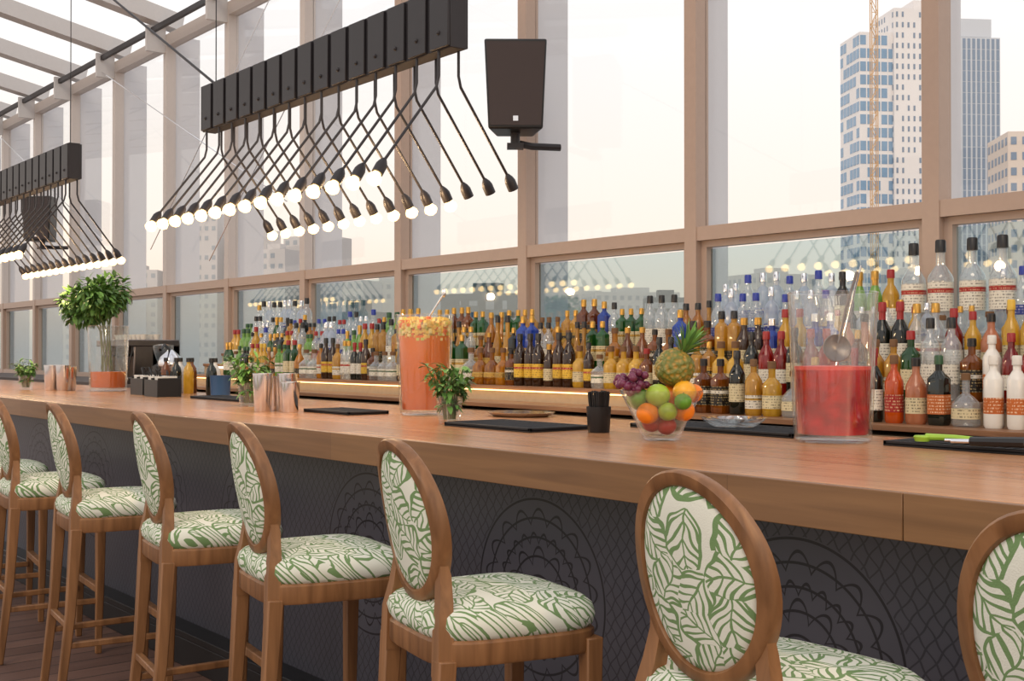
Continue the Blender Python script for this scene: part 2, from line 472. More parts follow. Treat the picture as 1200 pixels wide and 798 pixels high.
Gblue = liquid('blue_glass', C(40, 84, 196), dk=(.5, .5, .6)); Gwhite = simple('white_bottle', C(226, 224, 218), .25, var=.03); Gpeach = liquid('peach_spirit', C(224, 150, 110), dk=(.7, .6, .5))
Gclear = thinglass('clear_bottle', (0.94, 0.96, 0.97, 1), 0.10, 0.9, body=C(214, 222, 226), bodyf=0.28)
Gpale = thinglass('frosted_bottle', (0.90, 0.94, 0.98, 1), 0.08, 0.7, .12, body=C(200, 212, 228), bodyf=0.42)

def bottle(name, R, H, sh, nR, nz, G, L, K, l0, l1, p=2, acc=None, necklab=None, bulge=1.0, waist=1.0):
    acc = acc or L
    b = MB()
    R2 = R * bulge
    prof = [(R * .86, 0, p), (R, .012, p), (R, l0 * H, p), (R * 1.012, l0 * H, p), (R * 1.012 * waist, (l0 + (l1 - l0) * .62) * H, p),
            (R * 1.012 * waist, (l0 + (l1 - l0) * .78) * H, p), (R2 * 1.012, l1 * H, p), (R2, l1 * H, p), (R2, sh * H, p),
            ((R2 * .82 + nR * .18), (sh * .75 + nz * .25) * H, (p + 2) / 2), ((R2 * .42 + nR * .58), (sh * .35 + nz * .65) * H, 2),
            (nR, nz * H, 2), (nR, .87 * H, 2), (nR * 1.25, .87 * H, 2), (nR * 1.2, .985 * H, 2), (nR, H, 2)]
    m = [0, 0, 0, 1, 3, 1, 1, 0, 0, 0, 0, 2 if necklab else 0, 2, 2, 2, 2]
    b.lathe(prof, 16, m=m, p=p)
    return b.mesh(name, [G, L, K, acc], .6)
B = {}
def D(key, *a, **k): B[key] = bottle('bottle_' + key, *a, **k)
D('whisky_sq_black', .036, .31, .70, .013, .82, Gdamb, Lb, Kg, .14, .54, p=6, acc=Lg)
D('whisky_sq_gold', .036, .30, .70, .013, .82, Ghoney, Lg, Kg, .14, .5, p=6, acc=Lb)
D('whisky_sq_dark', .035, .30, .72, .013, .82, Gdark, Lb, Kg, .2, .5, p=6, acc=Lg)
D('whisky_sq_blue', .035, .31, .72, .013, .82, Gblue, Lg, Kg, .24, .4, p=6, acc=Lw)
D('whisky_sq_green', .035, .30, .72, .013, .82, Ggreen, Lc, Kg, .2, .5, p=6, acc=Lg)
D('whisky_round', .038, .28, .62, .014, .78, Gamber, Lw, Kb, .14, .40, acc=Lr)
D('whisky_white', .04, .26, .60, .014, .76, Ghoney, Lw, Ko, .12, .36, acc=Lg)
D('whisky_tube', .034, .30, .74, .014, .82, Ghoney, Lb, Kb, .1, .36)
D('bourbon', .041, .26, .62, .015, .74, Gdamb, Lb, Kb, .15, .5, p=4, acc=Lw)
D('bourbon_red', .042, .25, .58, .016, .74, Gdamb, Lc, Kr, .15, .42, p=3)
D('whisky_squat', .048, .22, .6, .015, .74, Gamber, Lc, Kb, .15, .45, p=3)
D('whisky_decanter', .05, .24, .5, .016, .66, Gamber, Lg, Ko, .2, .34, p=4, bulge=.9)
D('cognac', .052, .25, .40, .014, .74, Gdamb, Lg, Kg, .12, .30)
D('cognac_light', .046, .27, .44, .014, .72, Gamber, Lb, Kg, .12, .28)
D('cognac_slim', .034, .32, .34, .013, .66, Ghoney, Lc, Kb, .1, .24, bulge=1.0)
D('rum_dark', .037, .30, .6, .014, .78, Gbrown, Ly, Kb, .16, .42, acc=Lr)
D('rum_gold', .037, .30, .62, .014, .78, Gyel, Lw, Kr, .16, .42)
D('rum_white', .036, .30, .62, .014, .78, Gclear, Lw, Kg, .16, .46, acc=Lr)
D('wine_red', .037, .31, .6, .014, .76, Gdark, Lw, Kr, .16, .44, necklab=True)
D('wine_dark', .038, .30, .62, .014, .78, Gdark, Lc, Kb, .2, .48, necklab=True)
D('wine_green', .037, .30, .55, .014, .78, Ggreen, Lw, Kg, .16, .42, necklab=True)
D('wine_white', .037, .30, .55, .014, .78, Glgreen, Lw, Kg, .16, .40, necklab=True)
D('gin_green', .037, .29, .64, .015, .76, Ggreen, Lc, Kr, .14, .44, p=4)
D('gin_pale', .037, .29, .64, .015, .76, Glgreen, Lw, Kgr, .16, .44, acc=Lgr)
D('vodka_clear', .038, .32, .66, .014, .8, Gclear, Lw, Kb, .2, .44)
D('vodka_red', .038, .30, .66, .014, .8, Gclear, Lr, Kr, .2, .44)
D('vodka_silver', .036, .31, .7, .013, .8, Gpale, Lbl, M_steel, .36, .46, acc=Lw)
D('vodka_blue', .037, .31, .66, .014, .8, Gclear, Lbl, Kbl, .3, .44)
D('vodka_tall', .052, .41, .60, .018, .74, Gclear, Lw, Kb, .26, .56, acc=Lr)
D('gin_blue', .035, .28, .68, .016, .78, Gblue, Lw, M_steel, .3, .46, p=5)
D('aperitif_red', .037, .29, .6, .014, .78, Gred, Lw, Kr, .18, .40)
D('aperitif_orange', .038, .28, .6, .014, .78, Gorg, Lr, Ko, .16, .42)
D('liqueur_yellow', .034, .31, .6, .013, .78, Gyel, Lc, Ky, .18, .42)
D('liqueur_peach', .042, .27, .55, .015, .76, Gpeach, Lc, Kb, .16, .40)
D('coconut_rum', .037, .28, .66, .015, .8, Gwhite, Lo, Kw, .2, .42)
D('tequila_squat', .052, .22, .5, .018, .66, Gclear, Lw, Ko, .16, .40, p=3, acc=Lgr)
D('tequila_gold', .044, .25, .56, .016, .7, Gyel, Lc, Ko, .14, .38)
D('cream_liqueur', .038, .27, .6, .015, .78, Gbrown, Lc, Kg, .14, .42)
D('herbal_green', .038, .28, .66, .014, .78, Gdark, Lo, Kgr, .16, .44, p=5)
D('round_flask', .055, .21, .42, .015, .62, Gclear, Lc, Ko, .15, .34)
BW_ = {k: max(abs(v.co.x) for v in me.vertices) * 2 for k, me in B.items()}
whis = ['whisky_sq_black', 'whisky_sq_gold', 'whisky_sq_dark', 'whisky_sq_green', 'whisky_round', 'whisky_white', 'whisky_tube', 'bourbon', 'whisky_decanter', 'cognac', 'cognac_light', 'cognac_slim', 'wine_dark', 'wine_green', 'rum_white', 'whisky_sq_blue', 'vodka_clear']
short = ['whisky_squat', 'bourbon', 'bourbon_red', 'cognac_light', 'whisky_decanter', 'whisky_white', 'cream_liqueur', 'tequila_gold', 'wine_dark', 'whisky_sq_dark', 'rum_dark', 'whisky_tube', 'rum_white', 'whisky_sq_gold', 'tequila_squat', 'wine_red', 'whisky_sq_green']
mixl = ['wine_red', 'gin_pale', 'whisky_round', 'rum_gold', 'vodka_clear', 'bourbon', 'gin_green', 'wine_green', 'liqueur_yellow', 'coconut_rum', 'rum_dark', 'whisky_white', 'tequila_squat', 'wine_dark', 'rum_white', 'cognac_light', 'gin_blue', 'herbal_green', 'aperitif_orange', 'vodka_silver']
leftl = ['vodka_clear', 'rum_gold', 'wine_white', 'gin_pale', 'rum_white', 'whisky_round', 'vodka_red', 'whisky_sq_dark', 'wine_dark', 'gin_pale', 'wine_green', 'vodka_blue', 'vodka_silver', 'vodka_clear', 'whisky_tube']
rt = ['wine_red', 'rum_dark', 'liqueur_yellow', 'cream_liqueur', 'tequila_gold', 'herbal_green', 'liqueur_peach', 'wine_dark', 'gin_green', 'coconut_rum', 'whisky_sq_black', 'whisky_white', 'rum_white', 'wine_green', 'bourbon', 'cognac_slim', 'aperitif_red', 'gin_blue', 'whisky_tube', 'vodka_clear']
bot = empty('liquor_bottles')
def row(y, z, x0, x1, kinds, gap=.010, rep=(1, 2), sc=(.88, 1.04)):
    x = x0; last = None
    while x < x1:
        kd = random.choice([k for k in kinds if k != last] or kinds); last = kd
        s = random.uniform(*sc)
        wdt = BW_[kd] * s + gap
        for _ in range(random.randint(*rep)):
            if x >= x1: break
            x += wdt / 2
            inst(B[kd], 'bottle_' + kd, bot, (x, y + random.uniform(-.008, .008), z), random.uniform(-.25, .25), s)
            x += wdt / 2
x = -3.52
for kd in ['bourbon', 'bourbon', 'wine_dark', 'whisky_white', 'tequila_gold', 'round_flask', 'cream_liqueur', 'bourbon_red', 'wine_red', 'wine_red', 'aperitif_orange', 'liqueur_peach', 'herbal_green', 'round_flask', 'coconut_rum', 'coconut_rum', 'aperitif_red', 'wine_dark', 'tequila_squat', 'aperitif_orange', 'bourbon', 'coconut_rum', 'cognac', 'rum_dark']:
    wdt = BW_[kd] + .012
    x += wdt / 2
    inst(B[kd], 'bottle_' + kd, bot, (x, 3.85, 1.10), random.uniform(-.2, .2), .9)
    x += wdt / 2
T = TIERS
yc = lambda i: (T[i][0] + T[i][1]) / 2 + .01
row(yc(1), T[1][2], -3.6, -1.0, rt, sc=(.86, .98)); row(yc(2), T[2][2], -3.6, -1.0, rt + ['liqueur_yellow', 'rum_gold'], sc=(.84, .98))
row(yc(3), T[3][2], -3.9, -3.25, ['vodka_silver', 'vodka_blue'])
row(yc(3), T[3][2], -3.25, -1.0, ['vodka_silver', 'tequila_squat', 'rum_gold', 'tequila_gold', 'rum_white', 'wine_dark'], sc=(.66, .8))
row(yc(4), T[4][2], -4.0, -3.3, ['vodka_silver', 'vodka_blue'])
row(yc(4), T[4][2], -3.3, -3.0, ['rum_gold', 'wine_dark', 'wine_white'])
row(yc(4), T[4][2], -2.97, -2.55, ['vodka_tall'], gap=.035, sc=(.98, 1.0))
row(yc(4), T[4][2], -2.52, -1.0, ['vodka_silver', 'vodka_blue'])
row(yc(1), T[1][2], -6.5, -3.62, short, sc=(.76, .95), rep=(1, 3))
row(yc(2), T[2][2], -6.5, -3.62, whis, sc=(.78, .98)); row(yc(3), T[3][2], -6.5, -3.92, ['whisky_sq_black', 'whisky_sq_gold', 'whisky_sq_dark', 'whisky_sq_green', 'whisky_round', 'cognac_light', 'whisky_tube', 'whisky_white', 'cognac_slim', 'vodka_clear', 'whisky_sq_blue'], sc=(.80, .98), rep=(1, 3))
row(yc(1), T[1][2], -8.7, -6.5, mixl, sc=(.78, .96)); row(yc(2), T[2][2], -8.9, -6.5, leftl, sc=(.78, 1)); row(yc(3), T[3][2], -9.0, -6.5, leftl, sc=(.78, 1))
row(yc(4), T[4][2], -9.15, -8.3, ['vodka_clear', 'vodka_silver', 'rum_white'], sc=(1.05, 1.15))

# ------------------------------------------------------------------ stools
def build_stool():
    d = {}
    b = MB()
    b.lathe([(.98, .665), (1.0, .672), (1.0, .715), (.97, .722)], 40, sx=.205, sy=.21, p=5, taper=.35)
    d['seat_frame'] = (b.mesh('seat_frame', [M_stool]), False)
    b = MB()
    b.lathe([(.96, .718), (1.01, .732), (1.03, .752), (1.0, .772), (.93, .786), (.75, .797), (.5, .804), (.2, .807), (.02, .808)], 44, sx=.205, sy=.21, p=4.5, taper=.35)
    d['seat_cushion'] = (b.mesh('seat_cushion', [M_fabS], 1.5), False)
    b = MB()
    for s in (-1, 1):
        b.tube([(s * .192, .165, 0), (s * .192, .172, .35), (s * .19, .175, .70)], [.013, .018, .022], m=0, square=True, ref=(1, 0, 0))
        b.tube([(s * .160, -.245, 0), (s * .160, -.205, .35), (s * .158, -.185, .68)], [.014, .018, .022], m=0, square=True, ref=(1, 0, 0))
        b.tube([(s * .178, .16, .235), (s * .16, -.205, .235)], .012, m=0, square=True)
    b.tube([(-.185, .168, .29), (.185, .168, .29)], [.016, .016], m=0, square=True)
    b.tube([(-.155, -.21, .31), (.155, -.21, .31)], .012, m=0, square=True)
    d['legs'] = (b.mesh('legs', [M_stool]), True)
    A, Bz, cz = .158, .190, .973
    def lean(x, y, z):
        t = z - .78
        return Vector((x, -.175 - t * .17 - .05 * t * t + y + .9 * x * x, z))
    b = MB()
    N = 56
    sec = [(-.014, -.012), (-.010, -.018), (.010, -.018), (.014, -.012), (.014, .012), (.010, .018), (-.010, .018), (-.014, .012)]
    vs = []; fs = []
    for i in range(N):
        t = 2 * PI * i / N
        for rr, yy in sec:
            vs.append(lean((A - .014 + rr) * math.cos(t), yy, cz + (Bz - .014 + rr) * math.sin(t)))
    K = len(sec)
    for i in range(N):
        j = (i + 1) % N
        for k in range(K):
            k2 = (k + 1) % K
            fs.append((i * K + k, j * K + k, j * K + k2, i * K + k2))
    b.add(vs, fs, 0)
    for s in (-1, 1):
        pts = [Vector((s * .155, -.188, .64)), Vector((s * .152, -.187, .74)), Vector((s * .138, -.178, .80)), lean(s * .126, 0, .86), lean(s * .130, 0, .90)]
        b.tube(pts, [.02, .018, .016, .014, .009], m=0, square=True, ref=(1, 0, 0))
    d['back_frame'] = (b.mesh('back_frame', [M_stool], .9), False)
    b = MB()
    vs = []; fs = []
    rings = [(1.0, .006), (.985, .016), (.9, .024), (.7, .031), (.4, .036), (.02, .038)]
    prof = [(r, -h) for r, h in rings[::-1]] + [(r, h) for r, h in rings]
    for r, h in prof:
        for i in range(N):
            t = 2 * PI * i / N
            vs.append(lean((A - .026) * r * math.cos(t), h * .75, cz + (Bz - .026) * r * math.sin(t)))
    for q in range(len(prof) - 1):
        for i in range(N):
            j = (i + 1) % N
            fs.append((q * N + i, (q + 1) * N + i, (q + 1) * N + j, q * N + j))
    fs.append(tuple(range(N))); fs.append(tuple((len(prof) - 1) * N + i for i in range(N))[::-1])
    b.add(vs, fs, 0)
    d['back_cushion'] = (b.mesh('back_cushion', [M_fabB], 1.5), False)
    return d
ST = build_stool()
for x, r in ((-.75, 0), (-1.385, -2), (-2.26, -11), (-3.08, -10), (-3.83, -9), (-4.74, -7), (-5.55, -6), (-6.36, -8), (-7.2, -6)):
    p = empty('bar_stool', (x, 1.735, 0), math.radians(r))
    for nm, (me, bv) in ST.items():
        ob = inst(me, nm, p)
        if bv:
            mo = ob.modifiers.new('bevel', 'BEVEL'); mo.width = .004; mo.segments = 2; mo.limit_method = 'ANGLE'

# ------------------------------------------------------------------ pendant fixtures
def fixture(x0, x1, y=2.5, off=3, diag=True, lamps=True):
    p = empty('pendant_light', (0, 0, 0))
    zb, zt = 2.46, 2.69
    b = MB()
    b.box(((x0 + x1) / 2, y, (zb + zt) / 2), (x1 - x0, .07, zt - zb))
    n = 15
    stp = (x1 - x0 - .12) / (n - 1)
    for i in range(n):
        xx = x0 + .06 + i * stp
        for s in (-1, 1):
            b.box((xx, y + s * .040, (zb + zt) / 2), (stp * .80, .012, (zt - zb) * .96))
            b.ball((xx, y + s * .046, zb + .06), .009, seg=8)
    b.obj('beam', [M_black], p, bevel=.003)
    b = MB(); g = MB()
    for i in range(n):
        xx = x0 + .06 + i * stp
        for s in (-1, 1):
            hx = xx + s * .02
            reach = .285
            a = Vector((hx, y + s * .04, zb - .13)); e_ = Vector((hx - .03 * s, y + s * reach, zb - .43))
            pts = [(hx, y + s * .03, zb + .02), (hx, y + s * .03, zb - .09), a, a.lerp(e_, .5), e_]
            b.tube(pts, .0055, 7)
            d = (e_ - a).normalized()
            d = Vector((d.x, d.y * .8, d.z)).normalized()
            q = e_ + d * .055
            b.tube([e_ - d * .01, e_ + d * .005, e_ + d * .02, q], [.007, .016, .021, .021], 12)
            lit = not (s == 1 and i >= n - off)
            if lit:
                c = q + d * .022
                g.tube([q - d * .004, q + d * .006, c - d * .004, c + d * .010, c + d * .022, c + d * .029], [.012, .017, .026, .028, .019, .004], 12)
    b.obj('rods_and_sockets', [M_black], p)
    g.obj('bulbs', [M_bulb], p)
    if lamps:
        for i in (3, 7, 11):
            ld = bpy.data.lights.new('bulb_lamp', 'POINT'); ld.energy = 12; ld.color = (1, .66, .36); ld.shadow_soft_size = .03
            lo = bpy.data.objects.new('bulb_lamp', ld); scene.collection.objects.link(lo); lo.parent = p
            lo.location = (x0 + .06 + i * stp, y, zb - .55)
    b = MB()
    ztop = TOPZ + .2 * (WY - y) + .02
    if diag: b.tube([(x0 + .08, y, zt), (x0 - 4.4, y, ztop)], .007, 6)
    b.tube([(x0 + .08, y, zt), (x0 + .08, y, ztop)], .003, 6)
    b.tube([(x1 - .08, y, zt), (x1 - .08, y, ztop)], .003, 6)
    b.obj('suspension_cables', [M_black], p)
fixture(-5.55, -3.43)
fixture(-9.75, -7.56, off=0)
fixture(-13.9, -11.7, off=0, lamps=False)
fixture(-1.10, 1.08, diag=False)

# ------------------------------------------------------------------ speakers
def speaker(x, y, z, rz):
    p = empty('wall_speaker', (x, y, z), rz)
    b = MB()
    vs = []
    for zz, w_, t in ((-.27, .165, 0), (.27, .19, 0)):
        vs += [(-w_, -.13, zz), (w_, -.13, zz), (w_ * .7, .14, zz), (-w_ * .7, .14, zz)]
    b.add(vs, [(0, 3, 2, 1), (4, 5, 6, 7), (0, 1, 5, 4), (1, 2, 6, 5), (2, 3, 7, 6), (3, 0, 4, 7)], 0)
    b.obj('cabinet', [M_blackp], p, bevel=.012)
    b = MB()
    b.add([(-.152, -.136, -.25), (.152, -.136, -.25), (.176, -.136, .25), (-.176, -.136, .25)], [(0, 1, 2, 3)])
    b.box((0.0, -.139, -.21), (.03, .004, .03), 1)
    b.obj('grille', [M_speaker, M_steel], p)
    b = MB(); b.tube([(0, .02, -.27), (0, .02, -.36)], .03, 10)
    b.tube([(0, .02, -.33), (.10, .08, -.34), (.28, .12, -.34)], .022, 8); b.box((0, .02, -.35), (.1, .08, .03))
    b.obj('bracket', [M_black], p)
speaker(-5.56, 4.48, 2.965, math.radians(52))
speaker(-14.8, 4.50, 2.98, math.radians(44))

# ------------------------------------------------------------------ things on the counter
ZC = 1.10
Rv = Vector((.625, .78, 0)); Tv = Vector((.78, -.625, 0))
def pitcher(name, x, y, R0, R1, H, fill, mat, extra=None):
    p = empty(name, (x, y, ZC))
    b = MB()
    b.lathe([(R0 * .9, 0), (R0, .008), (R1, H - .006), (R1 + .002, H - .003), (R1, H), (R1 - .005, H - .002), (R0 - .008, .022), (.01, .02)], 40)
    b.obj('glass_body', [M_glass], p)
    rr = lambda z: R0 + (R1 - R0) * z / H - .010
    b = MB()
    b.lathe([(rr(.024) * .98, .024), (rr(.03), .03), (rr(fill), fill), (rr(fill) * .9, fill + .002)], 40)
    b.obj('drink', [mat], p)
    return p, rr
_t = NT('strawberry_drink'); nz = _t.n('ShaderNodeTexNoise', {'Vector': _t.obj((1, 1, 1.6)), 'Scale': 16.0, 'Detail': 5.0})
M_red = _t.pbr(_t.mix(_t.m('MULTIPLY_ADD', nz.outputs[0], 2.0, -.5), C(132, 0, 2), C(222, 12, 12)), .15, 0)
_t = NT('orange_drink'); sp = _t.n('ShaderNodeSeparateXYZ', {'Vector': _t.obj()}); nz = _t.n('ShaderNodeTexNoise', {'Vector': _t.obj(), 'Scale': 12.0, 'Detail': 4.0})
M_orange = _t.pbr(_t.mix(_t.m('ADD', _t.m('MULTIPLY', sp.outputs[2], 2.0), _t.m('MULTIPLY', nz.outputs[0], .4)), C(198, 80, 0), C(232, 122, 6)), .15, 0)
M_pink = simple('pink_foam', C(232, 74, 66), .5, var=.2)

p, rr = pitcher('red_drink_pitcher', -2.12, 2.91, .112, .130, .44, .212, M_red)
b = MB(); b.lathe([(rr(.21), .211), (rr(.215), .222), (.05, .224), (.01, .223)], 36); b.obj('foam', [M_pink], p)
b = MB()
b.tube([(.02, .0, .29), (.035, .02, .40), (.05, .05, .50)], .004, 8)
Mx = Matrix.Translation((.015, -.0, .275)) @ Matrix.Rotation(math.radians(52), 4, 'Z') @ Matrix.Rotation(math.radians(78), 4, 'X')
b.lathe([(.006, -.016), (.022, -.013), (.036, -.006), (.042, .002), (.040, .003), (.03, -.003), (.004, -.010)], 24, M=Mx)
b.obj('ladle', [M_chrome_dark], p)
b = MB(); b.tube([(-.02, .03, .18), (.05, .07, .52)], .003, 8); b.obj('straw', [M_steel], p)

p, rr = pitcher('orange_drink_pitcher', -4.08, 2.8, .104, .122, .42, .33, M_orange)
fr = [simple('fruit_bits_a', C(240, 200, 96), .5), simple('fruit_bits_b', C(224, 110, 40), .5), simple('fruit_bits_c', C(206, 206, 90), .5), simple('fruit_bits_d', C(246, 222, 150), .5)]
b = MB()
for i in range(620):
    a = random.uniform(0, 2 * PI); z = random.uniform(.315, .405)
    r_ = rr(z) * math.sqrt(random.uniform(.72, .99)) - .003
    if z > .39: r_ = rr(z) * math.sqrt(random.uniform(0, .95)) - .004
    b.box((r_ * math.cos(a), r_ * math.sin(a), z), (.015, .013, .012), random.choice((0, 0, 1, 2, 3, 3)), rz=random.uniform(0, 3))
b.obj('chopped_fruit', fr, p)
b = MB(); b.tube([(.02, .0, .40), (.06, .05, .50)], .004, 8); b.ball((.063, .054, .51), .012, sc=(1, .6, 1.6)); b.obj('spoon', [M_steel], p)

p, rr = pitcher('potted_plant', -7.9, 2.84, .12, .135, .44, .13, M_orange)
b = MB()
OX, OY = -.05, -.06
for i in range(9):
    a = i * .7
    b.tube([(.04 * math.cos(a), .04 * math.sin(a), .05), (.03 * math.cos(a + 1) + OX * .3, .03 * math.sin(a + 1) + OY * .3, .4), (.12 * math.cos(a) + OX, .12 * math.sin(a) + OY, .62)], .004, 6)
b.obj('stems', [M_stem], p)
def bush(b, c, rad, n, L, W, mm=1):
    lobes = [(Vector((random.uniform(-.6, .6), random.uniform(-.6, .6), random.uniform(-.4, .5))), random.uniform(.45, .7)) for _ in range(12)]
    for i in range(n):
        lc_, lr = random.choice(lobes)
        d = Vector((random.gauss(0, 1), random.gauss(0, 1), random.gauss(0, 1))).normalized()
        q_ = lc_ + d * lr * random.uniform(.5, 1.0) ** .5
        pos = Vector(c) + Vector((q_.x * rad[0], q_.y * rad[1], q_.z * rad[2]))
        dd = d + Vector((random.uniform(-.9, .9), random.uniform(-.9, .9), random.uniform(-.9, .5)))
        b.leaf(pos, dd, (random.uniform(-.5, .5), random.uniform(-.5, .5), 1), L * random.uniform(.7, 1.3), W * random.uniform(.7, 1.2), random.randrange(mm), random.uniform(.1, .5))
b = MB(); bush(b, (OX, OY, .60), (.20, .20, .16), 2100, .055, .026, 3); b.obj('foliage', [M_leafd, M_leafd, M_leaf], p)

def herb(name, x, y, s=1.0, n=150):
    p = empty(name, (x, y, ZC))
    b = MB()
    b.lathe([(.036 * s, 0), (.040 * s, .006), (.050 * s, .10 * s), (.047 * s, .10 * s), (.037 * s, .012), (.01, .010)], 28)
    b.obj('glass_jar', [M_glass], p)
    b = MB(); lf = MB()
    for i in range(20):
        a = i * 2.4; sp_ = random.uniform(.035, .10) * s; h = random.uniform(.13, .21) * s
        P = [Vector((.02 * math.cos(a) * s, .02 * math.sin(a) * s, .015)), Vector((.03 * math.cos(a) * s, .03 * math.sin(a) * s, .1 * s)), Vector((sp_ * math.cos(a), sp_ * math.sin(a), h))]
        b.tube(P, .002, 6)
        for t in (-.2, .1, .35, .6, .8, 1.0, 1.0):
            pos = P[1].lerp(P[2], t) if t > 0 else P[0].lerp(P[1], .6)
            for _ in range(2):
                dd = Vector((random.uniform(-1, 1) + math.cos(a) * .4, random.uniform(-1, 1) + math.sin(a) * .4, random.uniform(-.5, .6)))
                lf.leaf(pos, dd, (0, 0, 1), .042 * s * random.uniform(.7, 1.2), .018 * s * random.uniform(.7, 1.2), random.randrange(2), random.uniform(.1, .6))
    b.obj('stems', [M_stem], p)
    lf.obj('leaves', [M_leaf, M_leafd], p)
herb('mint_jar', -3.54, 2.54, 1.02)
herb('mint_jar', -5.26, 2.58, 1.15)
herb('mint_jar', -8.56, 2.50, 1.0)

def tin(b, x, y, R, H, z=0):
    b.lathe([(R * .78, z), (R * .82, z + .004), (R, z + H), (R * 1.03, z + H), (R * 1.03, z + H + .004), (R * .96, z + H + .004), (R * .78, z + .01), (.004, z + .01)], 28, (x, y, 0))
b = MB()
for dx, dy, R, H in ((0, 0, .045, .165), (.075, .08, .045, .165), (.16, .05, .042, .13), (-.05, .10, .04, .15)): tin(b, dx, dy, R, H)
b.obj('cocktail_shakers', [M_steel], loc=(-4.76, 2.40, ZC))
b = MB()
for dx, dy, R, H in ((0, 0, .05, .17), (.09, .05, .05, .17), (-.1, .06, .05, .17), (.0, .12, .05, .16)): tin(b, dx, dy, R, H)
b.obj('cocktail_shakers', [M_steel], loc=(-8.2, 2.56, ZC))

def straws(x, y, s=1):
    p = empty('straw_holder', (x, y, ZC))
    b = MB(); b.lathe([(.034 * s, 0), (.036 * s, .004), (.041 * s, .085), (.038 * s, .085), (.034 * s, .01), (.004, .01)], 24); b.obj('cup', [M_blackp], p)
    b = MB()
    for i in range(60):
        a = random.uniform(0, 6.28); r_ = .034 * math.sqrt(random.random())
        b.tube([(r_ * .7 * math.cos(a), r_ * .7 * math.sin(a), .012), (r_ * 1.05 * math.cos(a), r_ * 1.05 * math.sin(a), random.uniform(.13, .137))], .0028, 5)
    b.obj('straws', [M_blackp], p)
straws(-2.84, 2.64)
def caddy(x, y):
    b = MB()
    b.box((0, 0, .005), (.2, .14, .01)); b.box((0, -.07, .05), (.2, .006, .1)); b.box((0, .07, .06), (.2, .006, .12))
    for s in (-1, 0, 1): b.box((s * .098, 0, .055), (.006, .14, .11))
    for i in range(14): b.tube([(random.uniform(-.08, .08), random.uniform(-.05, .05), .012), (random.uniform(-.09, .09), random.uniform(-.06, .06), random.uniform(.14, .17))], .004, 6)
    for i in range(2): b.box((.05 * (i * 2 - 1), 0, .07), (.07, .11, .10), 1)
    b.obj('napkin_caddy', [M_blackp, Kw], loc=(x, y, ZC), bevel=.001)
caddy(-7.1, 2.8); caddy(-6.72, 2.74)
b = MB()
for i, (dx, m_) in enumerate(((0, 0), (.09, 1), (.17, 2), (.27, 0), (.36, 3), (.62, 1), (.7, 2))):
    b.lathe([(.030, 0), (.033, .006), (.033, .13), (.028, .16), (.012, .185), (.012, .20), (.016, .20), (.015, .225)], 16, (dx, (i % 2) * .06, 0), [m_] * 5 + [4] * 2)
b.obj('syrup_bottles', [Gdamb, Gwhite, Gdark, Gyel, Kb], loc=(-7.45, 3.06, ZC))
b = MB(); b.lathe([(.05, 0), (.055, .005), (.06, .12), (.063, .125), (.055, .125), (.05, .01), (.004, .01)], 24); b.obj('blue_tub', [simple('blue_plastic', C(60, 92, 130), .4)], loc=(-6.45, 2.98, ZC))
def mat_(name, x, y, w_, d_, ribs=True, rz=0):
    b = MB(); b.box((0, 0, .005), (w_, d_, .010))
    b.box((0, d_ / 2 - .006, .009), (w_, .012, .012)); b.box((0, -d_ / 2 + .006, .009), (w_, .012, .012))
    b.box((w_ / 2 - .006, 0, .009), (.012, d_, .012)); b.box((-w_ / 2 + .006, 0, .009), (.012, d_, .012))
    n = int(w_ / .03)
    for i in range(n):
        b.box((-w_ / 2 + .02 + i * (w_ - .04) / max(1, n - 1), 0, .0115), (.008, d_ - .03, .004))
    b.obj(name, [M_rubber], loc=(x, y, ZC), bevel=.002, rz=rz)
mat_('bar_mat', -3.20, 2.58, .48, .27); mat_('bar_mat', -4.42, 2.62, .38, .2); mat_('bar_mat', -5.9, 2.85, .9, .2)
mat_('bar_mat', -1.50, 3.03, .88, .27); mat_('bar_mat', -2.62, 3.04, .70, .26)
p = empty('bar_tools', (-1.66, 2.98, ZC + .018))
Mg = simple('green_plastic', C(150, 190, 60), .4); Mpu = simple('purple_plastic', C(120, 40, 130), .4)
b = MB(); b.tube([(-.16, -.06, .012), (-.08, -.05, .014), (.02, -.03, .010)], [.010, .008, .006], 8); b.lathe([(.02, 0), (.024, .012), (.02, .016)], 18, (-.17, -.063, 0)); b.obj('lime_squeezer', [Mg], p)
b = MB(); b.tube([(.06, .10, .012), (.16, .09, .016), (.24, .11, .012)], [.012, .010, .012], 8); b.tube([(.1, .12, .03), (.2, .06, .03)], .01, 8); b.obj('peeler', [Mpu], p)
b = MB(); b.tube([(-.08, -.1, .01), (.12, -.02, .012), (.2, .0, .010)], [.004, .006, .008], 8); b.tube([(-.05, -.12, .01), (.16, -.06, .012)], .005, 8)
b.lathe([(.035, 0), (.04, .006), (.036, .008)], 20, (-.08, .03, 0)); b.obj('strainer', [M_steel], p)
b = MB(); b.tube([(.0, -.11, .012), (.14, -.09, .016)], [.012, .014], 8); b.tube([(.12, .0, .012), (.26, .02, .016)], [.012, .014], 8); b.obj('knife_handles', [M_blackp], p)
b = MB(); b.lathe([(.10, 0), (.12, .01), (.13, .018), (.12, .018), (.02, .008)], 30, sx=1.2); b.obj('serving_dish', [M_steel], loc=(-3.75, 3.05, ZC))
b = MB(); b.lathe([(.07, 0), (.10, .02), (.11, .03), (.10, .03), (.02, .01)], 30); b.obj('serving_dish', [M_glass], loc=(-2.6, 3.03, ZC + .016))

